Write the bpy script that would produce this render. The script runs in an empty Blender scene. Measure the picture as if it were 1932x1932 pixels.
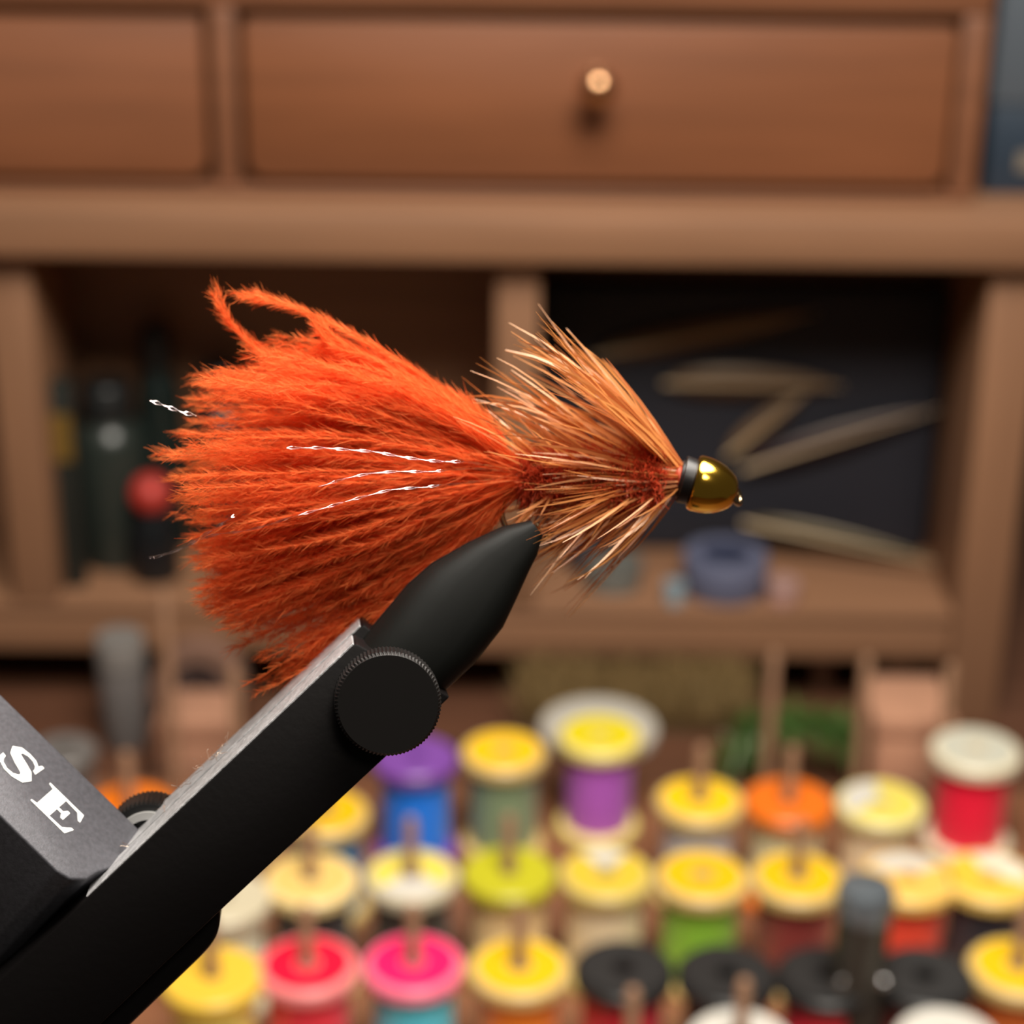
import bpy, bmesh, math, random
import numpy as np
from mathutils import Vector, Matrix
rng = np.random.default_rng(7); tone_rng = np.random.default_rng(11)
random.seed(7)
sc = bpy.context.scene
COL = sc.collection

# ------------------------------------------------------------------ camera
FPX = 3870.0
PITCH = math.radians(23.5)
ROLL = 0.012
CAM = np.array([0.0, 0.0, 0.357])
Fv = np.array([0.0, math.cos(PITCH), -math.sin(PITCH)])
R0 = np.array([1.0, 0, 0]); U0 = np.array([0.0, math.sin(PITCH), math.cos(PITCH)])
Rv = R0 * math.cos(ROLL) + U0 * math.sin(ROLL)
Uv = U0 * math.cos(ROLL) - R0 * math.sin(ROLL)
cd = bpy.data.cameras.new('camera'); cam = bpy.data.objects.new('camera', cd); COL.objects.link(cam)
cam.matrix_world = Matrix(((Rv[0], Uv[0], -Fv[0], CAM[0]), (Rv[1], Uv[1], -Fv[1], CAM[1]), (Rv[2], Uv[2], -Fv[2], CAM[2]), (0, 0, 0, 1)))
cd.sensor_width = 36; cd.lens = 36 * FPX / 1932.0
cd.clip_start = 0.01; cd.clip_end = 20
cd.dof.use_dof = True; cd.dof.focus_distance = 0.1625; cd.dof.aperture_fstop = cd.lens / 2.6
sc.camera = cam
# ------------------------------------------------------------------ world, lamps, exposure
w = bpy.data.worlds.new('world'); sc.world = w; w.use_nodes = True
w.node_tree.nodes['Background'].inputs[0].default_value = (1.0, 0.86, 0.72, 1)
w.node_tree.nodes['Background'].inputs[1].default_value = 0.05
def area(name, loc, target, size, power, color):
    l = bpy.data.lights.new(name, 'AREA'); l.shape = 'DISK'; l.size = size; l.energy = power; l.color = color
    o = bpy.data.objects.new(name, l); COL.objects.link(o); o.location = loc
    o.rotation_euler = (Vector(target) - Vector(loc)).to_track_quat('-Z', 'Y').to_euler()
    return o
area('desk_lamp_offscreen', (0.05, 0.24, 0.62), (0.02, 0.31, 0.1), 0.34, 6.4, (1.0, 0.93, 0.84))
area('ceiling_light_offscreen', (0.4, -0.9, 1.70), (0.0, 0.6, 0.1), 0.5, 11.0, (1.0, 0.91, 0.80))
vs = sc.view_settings
vs.view_transform = 'Standard'; vs.look = 'None'; vs.gamma = 1; vs.use_curve_mapping = False
vs.exposure = 0.0

# ------------------------------------------------------------------ helpers: rays to real places
def ray(px, py):
    return Fv + Rv * ((px - 966) / FPX) - Uv * ((py - 966) / FPX)
def W(px, py, D): return CAM + ray(px, py) * D              # point at depth D (m)
def Wz(px, py, z): r = ray(px, py); return CAM + r * ((z - CAM[2]) / r[2])
def Wy(px, py, y): r = ray(px, py); return CAM + r * ((y - CAM[1]) / r[1])
def nrm(v): v = np.asarray(v, float); return v / np.linalg.norm(v)

def lin(c):
    return tuple(((x / 255) / 12.92 if x / 255 <= 0.04045 else ((x / 255 + 0.055) / 1.055) ** 2.4) for x in c)
MATS = {}
def mat(name, rgb, rough=0.5, metal=0.0, bump=None, spec=0.5, noise=None, sheen=0, trans=0, coat=0):
    """rgb in sRGB 0-255. noise=(scale, amount, stretch xyz) colour variation. bump=(kind, scale, strength)"""
    if name in MATS: return MATS[name]
    m = bpy.data.materials.new(name); m.use_nodes = True; MATS[name] = m
    nt = m.node_tree; b = nt.nodes['Principled BSDF']
    c = lin(rgb)
    b.inputs['Base Color'].default_value = (*c, 1); b.inputs['Roughness'].default_value = rough
    b.inputs['Metallic'].default_value = metal; b.inputs['Specular IOR Level'].default_value = spec
    b.inputs['Sheen Weight'].default_value = sheen; b.inputs['Coat Weight'].default_value = coat
    b.inputs['Transmission Weight'].default_value = trans
    tc = nt.nodes.new('ShaderNodeTexCoord')
    if noise:
        s, a, st = noise
        mp = nt.nodes.new('ShaderNodeMapping'); mp.inputs['Scale'].default_value = st
        nz = nt.nodes.new('ShaderNodeTexNoise'); nz.inputs['Scale'].default_value = s; nz.inputs['Detail'].default_value = 5
        mx = nt.nodes.new('ShaderNodeMix'); mx.data_type = 'RGBA'
        mx.inputs[6].default_value = (*[x * (1 - a) for x in c], 1); mx.inputs[7].default_value = (*[min(1, x * (1 + a)) for x in c], 1)
        rp = nt.nodes.new('ShaderNodeMapRange'); rp.inputs[1].default_value = 0.3; rp.inputs[2].default_value = 0.7
        nt.links.new(tc.outputs['Object'], mp.inputs[0]); nt.links.new(mp.outputs[0], nz.inputs['Vector'])
        nt.links.new(nz.outputs['Fac'], rp.inputs[0]); nt.links.new(rp.outputs[0], mx.inputs[0]); nt.links.new(mx.outputs[2], b.inputs['Base Color'])
    if bump:
        kind, s, st = bump
        if kind == 'rings':
            t = nt.nodes.new('ShaderNodeTexWave'); t.bands_direction = 'Z'; t.inputs['Scale'].default_value = s
            o = t.outputs['Fac']
        else:
            t = nt.nodes.new('ShaderNodeTexNoise'); t.inputs['Scale'].default_value = s; t.inputs['Detail'].default_value = 4
            o = t.outputs['Fac']
        nt.links.new(tc.outputs['Object'], t.inputs['Vector'])
        bp = nt.nodes.new('ShaderNodeBump'); bp.inputs['Strength'].default_value = st; bp.inputs['Distance'].default_value = 0.0005
        nt.links.new(o, bp.inputs['Height']); nt.links.new(bp.outputs[0], b.inputs['Normal'])
    return m
def fibre(name, base, tip, gloss=0.15, rough=0.35, tl=0.45):
    """feather barbs: every barb has one even tone between two colours, light passes through"""
    m = bpy.data.materials.new(name); m.use_nodes = True; nt = m.node_tree; nt.nodes.clear()
    out = nt.nodes.new('ShaderNodeOutputMaterial'); at = nt.nodes.new('ShaderNodeAttribute'); at.attribute_name = 'tip'
    mx = nt.nodes.new('ShaderNodeMix'); mx.data_type = 'RGBA'
    mx.inputs[6].default_value = (*lin(base), 1); mx.inputs[7].default_value = (*lin(tip), 1)
    nt.links.new(at.outputs['Fac'], mx.inputs[0])
    d = nt.nodes.new('ShaderNodeBsdfDiffuse'); t = nt.nodes.new('ShaderNodeBsdfTranslucent'); g = nt.nodes.new('ShaderNodeBsdfGlossy')
    g.inputs['Roughness'].default_value = rough; g.inputs['Color'].default_value = (1, 0.9, 0.75, 1)
    nt.links.new(mx.outputs[2], d.inputs['Color']); nt.links.new(mx.outputs[2], t.inputs['Color'])
    m1 = nt.nodes.new('ShaderNodeMixShader'); m1.inputs[0].default_value = tl
    m2 = nt.nodes.new('ShaderNodeMixShader'); m2.inputs[0].default_value = gloss
    nt.links.new(d.outputs[0], m1.inputs[1]); nt.links.new(t.outputs[0], m1.inputs[2])
    nt.links.new(m1.outputs[0], m2.inputs[1]); nt.links.new(g.outputs[0], m2.inputs[2]); nt.links.new(m2.outputs[0], out.inputs[0])
    return m

def link(name, me, m, parent=None, smooth=False, loc=None):
    o = bpy.data.objects.new(name, me); COL.objects.link(o)
    if m is not None and not me.materials: me.materials.append(m)
    if parent is not None: o.parent = parent
    if loc is not None: o.location = loc
    if smooth:
        me.polygons.foreach_set('use_smooth', np.ones(len(me.polygons), bool)); me.update()
    return o
def tag(o, label=None, cat=None, group=None, kind=None):
    if label: o['label'] = label
    if cat: o['category'] = cat
    if group: o['group'] = group
    if kind: o['kind'] = kind
    return o
def empty(name, loc, label, cat, group=None):
    o = bpy.data.objects.new(name, None); COL.objects.link(o); o.location = tuple(loc); o.empty_display_size = 0.01
    return tag(o, label, cat, group)
def bm_mesh(bm, name='m'):
    me = bpy.data.meshes.new(name); bm.normal_update(); bm.to_mesh(me); bm.free(); return me
def sharp(me, deg=35):
    me.polygons.foreach_set('use_smooth', np.ones(len(me.polygons), bool))
    try: me.set_sharp_from_angle(angle=math.radians(deg))
    except Exception: pass
    return me
def box(x0, x1, y0, y1, z0, z1, bev=0.001, seg=2):
    bm = bmesh.new(); bmesh.ops.create_cube(bm, size=1)
    for v in bm.verts:
        v.co = Vector(((x0 + x1) / 2 + v.co.x * (x1 - x0), (y0 + y1) / 2 + v.co.y * (y1 - y0), (z0 + z1) / 2 + v.co.z * (z1 - z0)))
    if bev: bmesh.ops.bevel(bm, geom=bm.edges[:], offset=bev, segments=seg, affect='EDGES', profile=0.5)
    return sharp(bm_mesh(bm))
def lathe(prof, n=40, a0=0.0, a1=2 * math.pi, origin=(0, 0, 0), axis=None, side=None, closed=False):
    """prof: list of (r, h) along axis (default +Z). closed: profile is a loop (rings)."""
    full = abs(a1 - a0 - 2 * math.pi) < 1e-6
    ax = np.array([0, 0, 1.0]) if axis is None else nrm(axis)
    s = np.array([1.0, 0, 0]) if axis is None else (nrm(np.cross(ax, [0.3, 0.2, 0.9])) if side is None else nrm(np.asarray(side) - ax * np.dot(side, ax)))
    t = np.cross(ax, s); o = np.asarray(origin)
    bm = bmesh.new(); k = n if full else n + 1; rings = []
    for i in range(k):
        a = a0 + (a1 - a0) * i / n
        rings.append([bm.verts.new(o + ax * h + (s * math.cos(a) + t * math.sin(a)) * r) for r, h in prof])
    m = len(prof)
    for i in range(n):
        A, B = rings[i], rings[(i + 1) % k]
        for j in range(m if closed else m - 1):
            q = [A[j], B[j], B[(j + 1) % m], A[(j + 1) % m]]
            try: bm.faces.new(q)
            except ValueError: pass
    if not full and closed:
        bm.faces.new(rings[0][::-1]); bm.faces.new(rings[-1])
    bmesh.ops.remove_doubles(bm, verts=bm.verts[:], dist=1e-7)
    bmesh.ops.recalc_face_normals(bm, faces=bm.faces[:])
    return sharp(bm_mesh(bm), 40)
def tube(pts, rad, n=8, cap=True):
    pts = [np.asarray(p, float) for p in pts]; m = len(pts)
    rad = [rad] * m if np.isscalar(rad) else rad
    bm = bmesh.new(); rings = []; up = None
    for i, p in enumerate(pts):
        t = nrm(pts[min(i + 1, m - 1)] - pts[max(i - 1, 0)])
        if up is None: up = nrm(np.cross(t, [0.31, 0.77, 0.55]))
        up = nrm(up - t * np.dot(up, t)); b = np.cross(t, up)
        rings.append([bm.verts.new(p + (up * math.cos(2 * math.pi * k / n) + b * math.sin(2 * math.pi * k / n)) * rad[i]) for k in range(n)])
    for i in range(m - 1):
        for k in range(n):
            bm.faces.new((rings[i][k], rings[i][(k + 1) % n], rings[i + 1][(k + 1) % n], rings[i + 1][k]))
    if cap: bm.faces.new(rings[0][::-1]); bm.faces.new(rings[-1])
    bmesh.ops.recalc_face_normals(bm, faces=bm.faces[:])
    return sharp(bm_mesh(bm), 50)
def prism(poly, frame, c0, c1, bev=0.0, seg=2):
    """poly: (a,b) list; frame(a,b,c)->world; extruded between c0 and c1"""
    bm = bmesh.new()
    A = [bm.verts.new(frame(a, b, c0)) for a, b in poly]; B = [bm.verts.new(frame(a, b, c1)) for a, b in poly]
    n = len(poly); bm.faces.new(A); bm.faces.new(B[::-1])
    for i in range(n): bm.faces.new((A[i], B[i], B[(i + 1) % n], A[(i + 1) % n]))
    bmesh.ops.recalc_face_normals(bm, faces=bm.faces[:])
    if bev: bmesh.ops.bevel(bm, geom=bm.edges[:], offset=bev, segments=seg, affect='EDGES', profile=0.5, clamp_overlap=True)
    return sharp(bm_mesh(bm), 30)
def np_mesh(V, Q, tip=None):
    me = bpy.data.meshes.new('fibres'); n = len(V); f = len(Q)
    me.vertices.add(n); me.vertices.foreach_set('co', np.asarray(V, np.float32).ravel())
    me.loops.add(f * 4); me.loops.foreach_set('vertex_index', np.asarray(Q, np.int32).ravel())
    me.polygons.add(f); me.polygons.foreach_set('loop_start', np.arange(f, dtype=np.int32) * 4)
    me.polygons.foreach_set('use_smooth', np.ones(f, bool))
    if tip is not None:
        at = me.attributes.new('tip', 'FLOAT', 'POINT'); at.data.foreach_set('value', np.asarray(tip, np.float32).ravel())
    me.update(); me.validate(); return me
def ribbons(P, wd, tip):
    """P (n,m,3) centre lines, wd (n,m) widths, tip (n,m) shape only -> verts, quads, tip"""
    n, m, _ = P.shape
    tip = tone_rng.uniform(0, 1, (n, 1)) + 0 * np.asarray(tip, float)     # one tone per barb, independent of place
    T = np.gradient(P, axis=1); T /= np.linalg.norm(T, axis=2, keepdims=True) + 1e-12
    rnd = rng.normal(size=(n, 1, 3)) + 0 * P
    S = np.cross(T, rnd); S /= np.linalg.norm(S, axis=2, keepdims=True) + 1e-12
    L = P - S * wd[..., None] / 2; Rr = P + S * wd[..., None] / 2
    V = np.stack([L, Rr], axis=2).reshape(-1, 3); tp = np.repeat(tip.reshape(-1), 2)
    i = np.arange(n)[:, None] * (2 * m) + np.arange(m - 1)[None, :] * 2
    Q = np.stack([i, i + 1, i + 3, i + 2], axis=-1).reshape(-1, 4)
    return V, Q, tp
def join(parts):
    Vs, Qs, Ts, o = [], [], [], 0
    for V, Q, t in parts:
        Vs.append(V); Qs.append(Q + o); Ts.append(t); o += len(V)
    return np.concatenate(Vs), np.concatenate(Qs), np.concatenate(Ts)

# ------------------------------------------------------------------ materials
def wood(name, rgb, along='x', a=0.22, rough=0.45, coat=0.0):
    st = {'x': (1.2, 14, 14), 'z': (14, 14, 1.2), 'y': (14, 1.2, 14)}[along]
    return mat(name, rgb, rough, noise=(9.0, a, st), bump=('noise', 300, 0.08), coat=coat)
M_maho = wood('mahogany_drawer', (118, 72, 45), 'x', 0.14, 0.42)
M_frame = wood('mahogany_frame', (118, 76, 52), 'x', 0.12, 0.45)
M_ledge = wood('hutch_wood', (134, 97, 71), 'x', 0.12, 0.5)
M_post = wood('hutch_wood_upright', (134, 97, 71), 'z', 0.12, 0.5)
M_dark = M_ledge
M_shelf = M_ledge
M_desk = wood('desk_wood', (96, 63, 46), 'x', 0.2, 0.45)
M_rack = wood('rack_wood', (136, 90, 62), 'x', 0.15, 0.55)
M_dowel = wood('dowel_wood', (150, 114, 88), 'z', 0.1, 0.6)
M_brass = mat('brass', (200, 156, 116), 0.25, 1.0)
M_black = mat('black_anodised', (8, 6, 6), 0.5, 0.0, bump=('noise', 1500, 0.04), spec=0.15)
M_blackjaw = mat('blued_steel_jaw', (8, 9, 7), 0.6, 0.0, spec=0.16)
M_edge = mat('pale_steel_edge', (180, 180, 182), 0.35, 0.4, bump=('noise', 2500, 0.25), noise=(900, 0.25, (1, 1, 1)))
M_arm = mat('grey_anodised', (70, 70, 75), 0.5, 0.3, bump=('noise', 6000, 0.06), noise=(2600, 0.2, (1, 1, 1)))
M_white = mat('white_print', (238, 238, 232), 0.6)
M_gold = mat('gold_bead', (246, 196, 74), 0.14, 1.0)
M_thread = mat('black_thread', (16, 12, 12), 0.4)
M_hook = mat('bronze_hook_wire', (170, 150, 120), 0.2, 1.0)

# ------------------------------------------------------------------ setting
def plane_box(name, *a): 
    o = link(name, box(*a, bev=0), None); o['kind'] = 'structure'; return o
fl = plane_box('floor', -1.6, 1.6, -1.4, 1.25, -0.77, -0.75); fl.data.materials.append(wood('floor_wood', (120, 84, 58), 'y', 0.2))
wb = plane_box('wall_back', -1.6, 1.6, 1.2, 1.25, -0.75, 1.9); wb.data.materials.append(mat('wall_paint', (120, 108, 98), 0.8, bump=('noise', 80, 0.1)))

desk = empty('desk', (0, 0.5, -0.75), 'brown wooden desk under the thread rack and the hutch', 'desk')
def part(name, me, m, parent, smooth=False):
    """mesh in world coordinates under an empty without rotation"""
    o = link(name, me, m); o.parent = parent; o.matrix_parent_inverse = Matrix.Translation(-Vector(parent.location)); return o
part('desk_top', box(-0.75, 0.75, 0.02, 1.0, -0.028, 0, 0.002), M_desk, desk)
for sx in (-0.7, 0.7):
    for sy in (0.07, 0.95): part('leg', box(sx - 0.03, sx + 0.03, sy - 0.03, sy + 0.03, -0.75, -0.0275, 0.003), M_desk, desk)

# ------------------------------------------------------------------ hutch with drawers
YH = 0.64
X = lambda px, py, y=YH: float(Wy(px, py, y)[0])
Z = lambda px, py, y=YH: float(Wy(px, py, y)[2])
YB = 0.86; YC = 0.712
hut = empty('desk_hutch', (0, YH, 0), 'brown wooden desk hutch with thick ledge over dark open cubbies', 'hutch')
zl1, zl0 = Z(966, 402, 0.63), Z(966, 498, 0.63)            # ledge
zs1, zs0 = Z(966, 1148), Z(966, 1240)                      # lower shelf
xr = X(1838, 800); xl = -0.33
part('ledge', box(xl - 0.02, xr + 0.12, 0.63, YB, zl0, zl1, 0.0015), M_ledge, hut)
part('shelf', box(xl, xr + 0.002, YH, YC, zs1 - 0.004, zs1, 0.001), M_shelf, hut)
part('shelf_rail', box(xl, xr + 0.002, YH + 0.001, YH + 0.019, zs0, zs1 - 0.004, 0.0008), M_dark, hut)
part('back_panel', box(xl, xr + 0.018, YC - 0.008, YC, 0, zl0, 0), M_ledge, hut)
part('side_panel', box(xr, xr + 0.018, YH - 0.002, YC - 0.008, 0, zl0, 0.001), M_post, hut)
part('side_panel', box(xl - 0.018, xl, YH, YC - 0.008, 0, zl0, 0.001), M_post, hut)
xd0, xd1 = X(934, 700), X(1016, 700)
part('divider', box(xd0, xd1, YH, YC - 0.008, zs1, zl0, 0.001), M_post, hut)
xd2, xd3 = X(-10, 750), X(76, 750)
part('divider', box(xd2, xd3, YH, YC - 0.008, zs1, zl0, 0.001), M_post, hut)
for px in (1425, 1575, 1730): 
    x = X(px, 1240); part('slot_divider', box(x - 0.003, x + 0.003, YH + 0.022, YC - 0.008, 0, zs1 - 0.004, 0.0005), M_dark, hut)
# drawer chest on the ledge
YD = 0.648
zt = Z(966, 20, YD); zb = Z(966, 352, YD)
xe = X(1858, 200, YD)
dtop, dbot = Z(966, 42, YD), Z(966, 340, YD)
Ltop = zt + 0.075
chest = empty('drawer_chest', ((xl + xe) / 2, YD, zl1), 'reddish brown chest with two inset drawers on the ledge', 'drawer chest')
st0, st1 = X(398, 180, YD), X(448, 180, YD)
part('rail', box(xl, xe, YD, YD + 0.02, zl1, dbot - 0.0028, 0.0012), M_frame, chest)
part('rail', box(xl, xe, YD, YD + 0.02, dtop + 0.0036, Ltop, 0.0012), M_frame, chest)
part('stile', box(st0, st1, YD, YD + 0.02, dbot - 0.0028, dtop + 0.0036, 0.0012), M_frame, chest)
xr1 = X(1806, 180, YD)
part('stile', box(xr1, xe, YD, YD + 0.02, dbot - 0.0028, dtop + 0.0036, 0.0012), M_frame, chest)
part('stile', box(xl, xl + 0.01, YD, YD + 0.02, dbot - 0.0028, dtop + 0.0036, 0.0012), M_frame, chest)
part('chest_body', box(xl, xe - 0.0005, YD + 0.0195, YB, zl1, Ltop, 0.0005), M_frame, chest)
def drawer(x0, x1, kx, kz):
    bm = bmesh.new(); r = 0.006; pts = []
    for cx, cz, a in ((x1 - r, dtop - r, 0), (x0 + r, dtop - r, 90), (x0 + r, dbot + r, 180), (x1 - r, dbot + r, 270)):
        rr = r if cz < (dtop + dbot) / 2 else 0.0025
        ox = cx + (r - rr) * (1 if cx > (x0 + x1) / 2 else -1); oz = cz + (r - rr) * (1 if cz > (dtop + dbot) / 2 else -1)
        for k in range(6):
            t = math.radians(a + 18 * k); pts.append((ox + rr * math.cos(t), oz + rr * math.sin(t)))
    me = prism(pts, lambda a, b, c: (a, c, b), YD - 0.001, YD + 0.018, 0.0012)
    d = part('drawer', me, M_maho, chest)
    if kx is not None:
        prof = [(0, 0), (0.0040, 0), (0.0040, 0.0015), (0.0022, 0.003), (0.0020, 0.007), (0.0042, 0.009), (0.0056, 0.0115), (0.0056, 0.0135), (0.0040, 0.0158), (0.0014, 0.0168), (0, 0.0169)]
        k = link('knob', lathe(prof, 28, origin=(kx, YD - 0.0008, kz), axis=(0, -1, 0)), M_brass)
        k.parent = d; k.matrix_parent_inverse = d.matrix_world.inverted(); k['label'] = 'small round brass knob'
        k.parent = d; k.matrix_parent_inverse = Matrix.Translation(-Vector(chest.location)) if False else Matrix.Identity(4)
    return d
kp = Wy(1128, 165, YD - 0.012)
drawer(X(462, 180, YD), X(1796, 180, YD), float(kp[0]), float(kp[2]))
drawer(xl + 0.013, X(386, 180, YD), None, None)

# ------------------------------------------------------------------ blue box beside the drawers
bx0 = X(1872, 200, 0.66)
bb = empty('storage_box', (bx0 + 0.035, 0.70, zl1), 'dark blue storage box with grey-blue lid beside the drawers', 'box')
zbs = Z(1900, 195, 0.66)
part('box_body', box(bx0, bx0 + 0.08, 0.66, 0.74, zl1, zbs, 0.001), mat('navy_card', (36, 50, 64), 0.5), bb)
part('box_lid', box(bx0 - 0.001, bx0 + 0.081, 0.659, 0.741, zbs, zbs + 0.06, 0.001), mat('greyblue_card', (78, 86, 94), 0.5), bb)
lp = Wy(1932, 305, 0.6595)
part('label', box(lp[0] - 0.002, lp[0] + 0.012, 0.6592, 0.6602, lp[2] - 0.003, lp[2] + 0.003, 0), mat('tan_label', (120, 110, 96), 0.6), bb)

# ------------------------------------------------------------------ thread rack, dowels and spools
ZR = 0.012; HS = 0.034; ZT = ZR + HS
rack = empty('thread_rack', (0, 0.5, 0), 'wooden thread rack board with upright dowels holding the spools', 'thread rack')
yfar = float(Wz(1100, 1478, ZR)[1])
part('rack_board', box(-0.20, 0.185, 0.36, yfar, 0, ZR, 0.0015), M_rack, rack)
DOW = lathe([(0, 0), (0.0018, 0), (0.0018, 0.0505), (0.0013, 0.0518), (0, 0.052)], 14)
def dowel(x, y, h=1.0):
    o = link('dowel', DOW, M_dowel, rack); o.location = (x, y - 0.5, ZR - 0.0005); o.scale = (1, 1, h); return o

def flange_mesh(r, th, hole, z0):
    e = min(0.0008, th / 3)
    return [(hole, z0), (r - e, z0), (r, z0 + e), (r, z0 + th - e), (r - e, z0 + th), (hole, z0 + th)]
def spool(px, py, thread, flange, label_cols, desc, r=0.0128, h=HS, dow=True, fin='cream', hole_ring=None, dh=1.0, bodyr=None, base=None, name='thread_spool', rot=0.0, lowr=None):
    p = Wz(px, py, ZR + h) if base is None else np.asarray(base)
    s = empty(name, (p[0], p[1], ZR), desc, 'thread spool', 'thread spools on the rack')
    thread = tuple(min(255, int(c * 1.22)) for c in thread)
    hole = 0.0024; th = 0.0042
    mf = mat('plastic_%d_%d_%d' % flange, flange, 0.35)
    link('bottom_flange', lathe(flange_mesh(lowr or r, th * 0.8, hole, 0), 44, closed=True), mf, s)
    link('top_flange', lathe(flange_mesh(r, th, hole, h - th), 44, closed=True), mf, s)
    br = bodyr or r * 0.80
    mt = mat('thread_%d_%d_%d' % thread, thread, 0.38, bump=('rings', 260, 0.35), sheen=0.2, noise=(120, 0.12, (1, 1, 12)))
    link('wound_thread', lathe([(hole, th * 0.8), (br * 0.97, th * 0.8), (br * 1.01, h * 0.25), (br, h * 0.5), (br * 1.01, h * 0.75), (br * 0.97, h - th), (hole, h - th)], 44, closed=True), mt, s)
    for (rgb, a0, a1) in label_cols:
        ml = mat('label_%d_%d_%d' % rgb, rgb, 0.45)
        link('label', lathe([(hole + 0.0008, h), (r * 0.84, h), (r * 0.84, h + 0.00025), (hole + 0.0008, h + 0.00025)], max(8, int(44 * (a1 - a0) / 360)), math.radians(a0), math.radians(a1), closed=True), ml, s)
    s.rotation_euler[2] = rot
    if dow: dowel(p[0], p[1], dh)
    return s
Y = (228, 182, 8); CR = (214, 184, 118); CW = (200, 190, 162); WHT = (206, 202, 192); BLK = (30, 30, 30)
full = lambda c: [(c, 0, 360)]
# front row
spool(400, 1838, (206, 190, 96), (226, 190, 70), full((232, 186, 58)), 'spool of pale olive thread, amber yellow top, against the vise lever')
spool(580, 1818, (228, 40, 58), (240, 140, 140), full((226, 8, 52)), 'spool of red thread with crimson label on a pink flange')
spool(780, 1815, (70, 180, 206), (246, 120, 150), full((240, 20, 96)), 'spool of sky blue thread with hot pink label and flange')
spool(980, 1822, (226, 110, 14), CR, full(Y), 'spool of orange thread with yellow label on cream flange')
spool(1177, 1826, (176, 10, 40), BLK, full((40, 40, 40)), 'spool of crimson thread with black top, beside the orange thread', dow=False)
spool(1372, 1835, (26, 24, 26), BLK, full((38, 38, 38)), 'spool of black thread with black flanges and black top', dow=False)
spool(1560, 1838, (190, 24, 50), BLK, full((38, 38, 38)), 'spool of red thread with black top behind the dark tool', dow=False)
spool(1745, 1840, (104, 28, 20), BLK, full((44, 44, 44)), 'spool of dark maroon thread with black top', dow=False)
spool(1922, 1822, (170, 84, 26), CR, full(Y), 'spool of rust brown thread with yellow label')
# the row in front, only tops reach the frame
spool(1397, 1962, (200, 200, 196), WHT, full(WHT), 'spool of pale grey thread with plain white top')
spool(1790, 1960, (190, 190, 186), WHT, full(WHT), 'spool of white thread with white flange before the maroon thread', dow=False)
# second row
spool(420, 1690, (226, 206, 176), CW, full(CW), 'spool of beige thread with ivory flanges half hidden by the vise', dow=False)
spool(587, 1655, (38, 32, 34), (236, 212, 150), full((228, 192, 110)), 'spool of black thread with plain cream top')
spool(776, 1648, (40, 36, 34), CW, [(WHT, 220, 330), ((226, 208, 90), 330, 580)], 'spool of black thread with patchy white and yellow label')
spool(960, 1643, (206, 176, 124), (186, 180, 44), full((186, 182, 34)), 'spool of tan thread with lime yellow top')
spool(1143, 1645, (208, 188, 152), (206, 184, 110), [((216, 186, 56), 125, 415), (WHT, 55, 125)], 'spool of cream thread with white wedge on yellow label', dow=False)
spool(1325, 1650, (116, 164, 44), CR, full(Y), 'spool of bright green thread with yellow label', dow=False)
spool(1505, 1652, (118, 44, 40), CR, full(Y), 'spool of reddish brown thread with yellow label beside the dark tool')
spool(1715, 1652, (220, 62, 40), (238, 196, 106), [(WHT, 30, 160), ((238, 190, 90), 160, 390)], 'spool of orange red thread with white and amber label', dow=False)
spool(1868, 1652, (30, 30, 38), (236, 200, 110), [((232, 220, 200), -20, 110), ((240, 190, 60), 110, 340)], 'spool of navy black thread with amber label near side panel', dow=False)
# third row
spool(245, 1520, (206, 120, 50), (230, 120, 20), full((234, 118, 16)), 'spool of rust thread with orange top seen past the knurled wheel')
spool(612, 1530, (0, 104, 150), CR, full(Y), 'spool of teal blue thread with yellow top against the vise bar')
spool(1320, 1506, (170, 166, 168), CR, full((244, 196, 12)), 'spool of pale grey thread with yellow label')
spool(1488, 1508, (190, 178, 140), (226, 116, 30), full((230, 112, 26)), 'spool of pale khaki thread with orange top')
spool(1662, 1512, (206, 184, 150), (226, 214, 150), [(WHT, 90, 215), ((226, 208, 90), -145, 90)], 'spool of cream thread with white patch on pale yellow label', dow=False)
# staggered back spools
spool(783, 1425, (0, 104, 205), (122, 72, 158), full((124, 74, 160)), 'spool of bright blue thread with purple top', dow=False)
spool(950, 1415, (104, 122, 92), CR, full((246, 196, 14)), 'spool of sage green thread with yellow label', dh=0.62)
spool(1132, 1384, (146, 74, 160), (232, 214, 130), full((222, 204, 20)), 'spool of violet thread with yellow label and cream flange', dow=False)
spool(1842, 1412, (206, 0, 46), (226, 216, 186), full((196, 196, 180)), 'spool of bright red thread with ivory flanges', r=0.0135, dow=False)
# wide white spool behind the violet one
pw = Wz(1130, 1366, ZR + 0.030)
spool(0, 0, (170, 162, 148), (176, 170, 158), full((176, 172, 162)), 'wide low spool with off white flanges behind the violet thread', r=0.0185, h=0.030, dow=False, base=pw, lowr=0.0095, bodyr=0.009)
# bare dowels of the back row
for px, py in ((1462, 1225), (1637, 1235), (1795, 1250), (440, 1255)):
    p = Wz(px, py, ZR + 0.052); dowel(p[0], p[1]) if p[1] < yfar - 0.003 else dowel(p[0], yfar - 0.004)
p = Wz(1195, 1862, ZR + 0.052); dowel(p[0], p[1])
p = Wz(283, 1185, ZR + 0.070); dowel(p[0], yfar - 0.006, 1.35)

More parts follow.
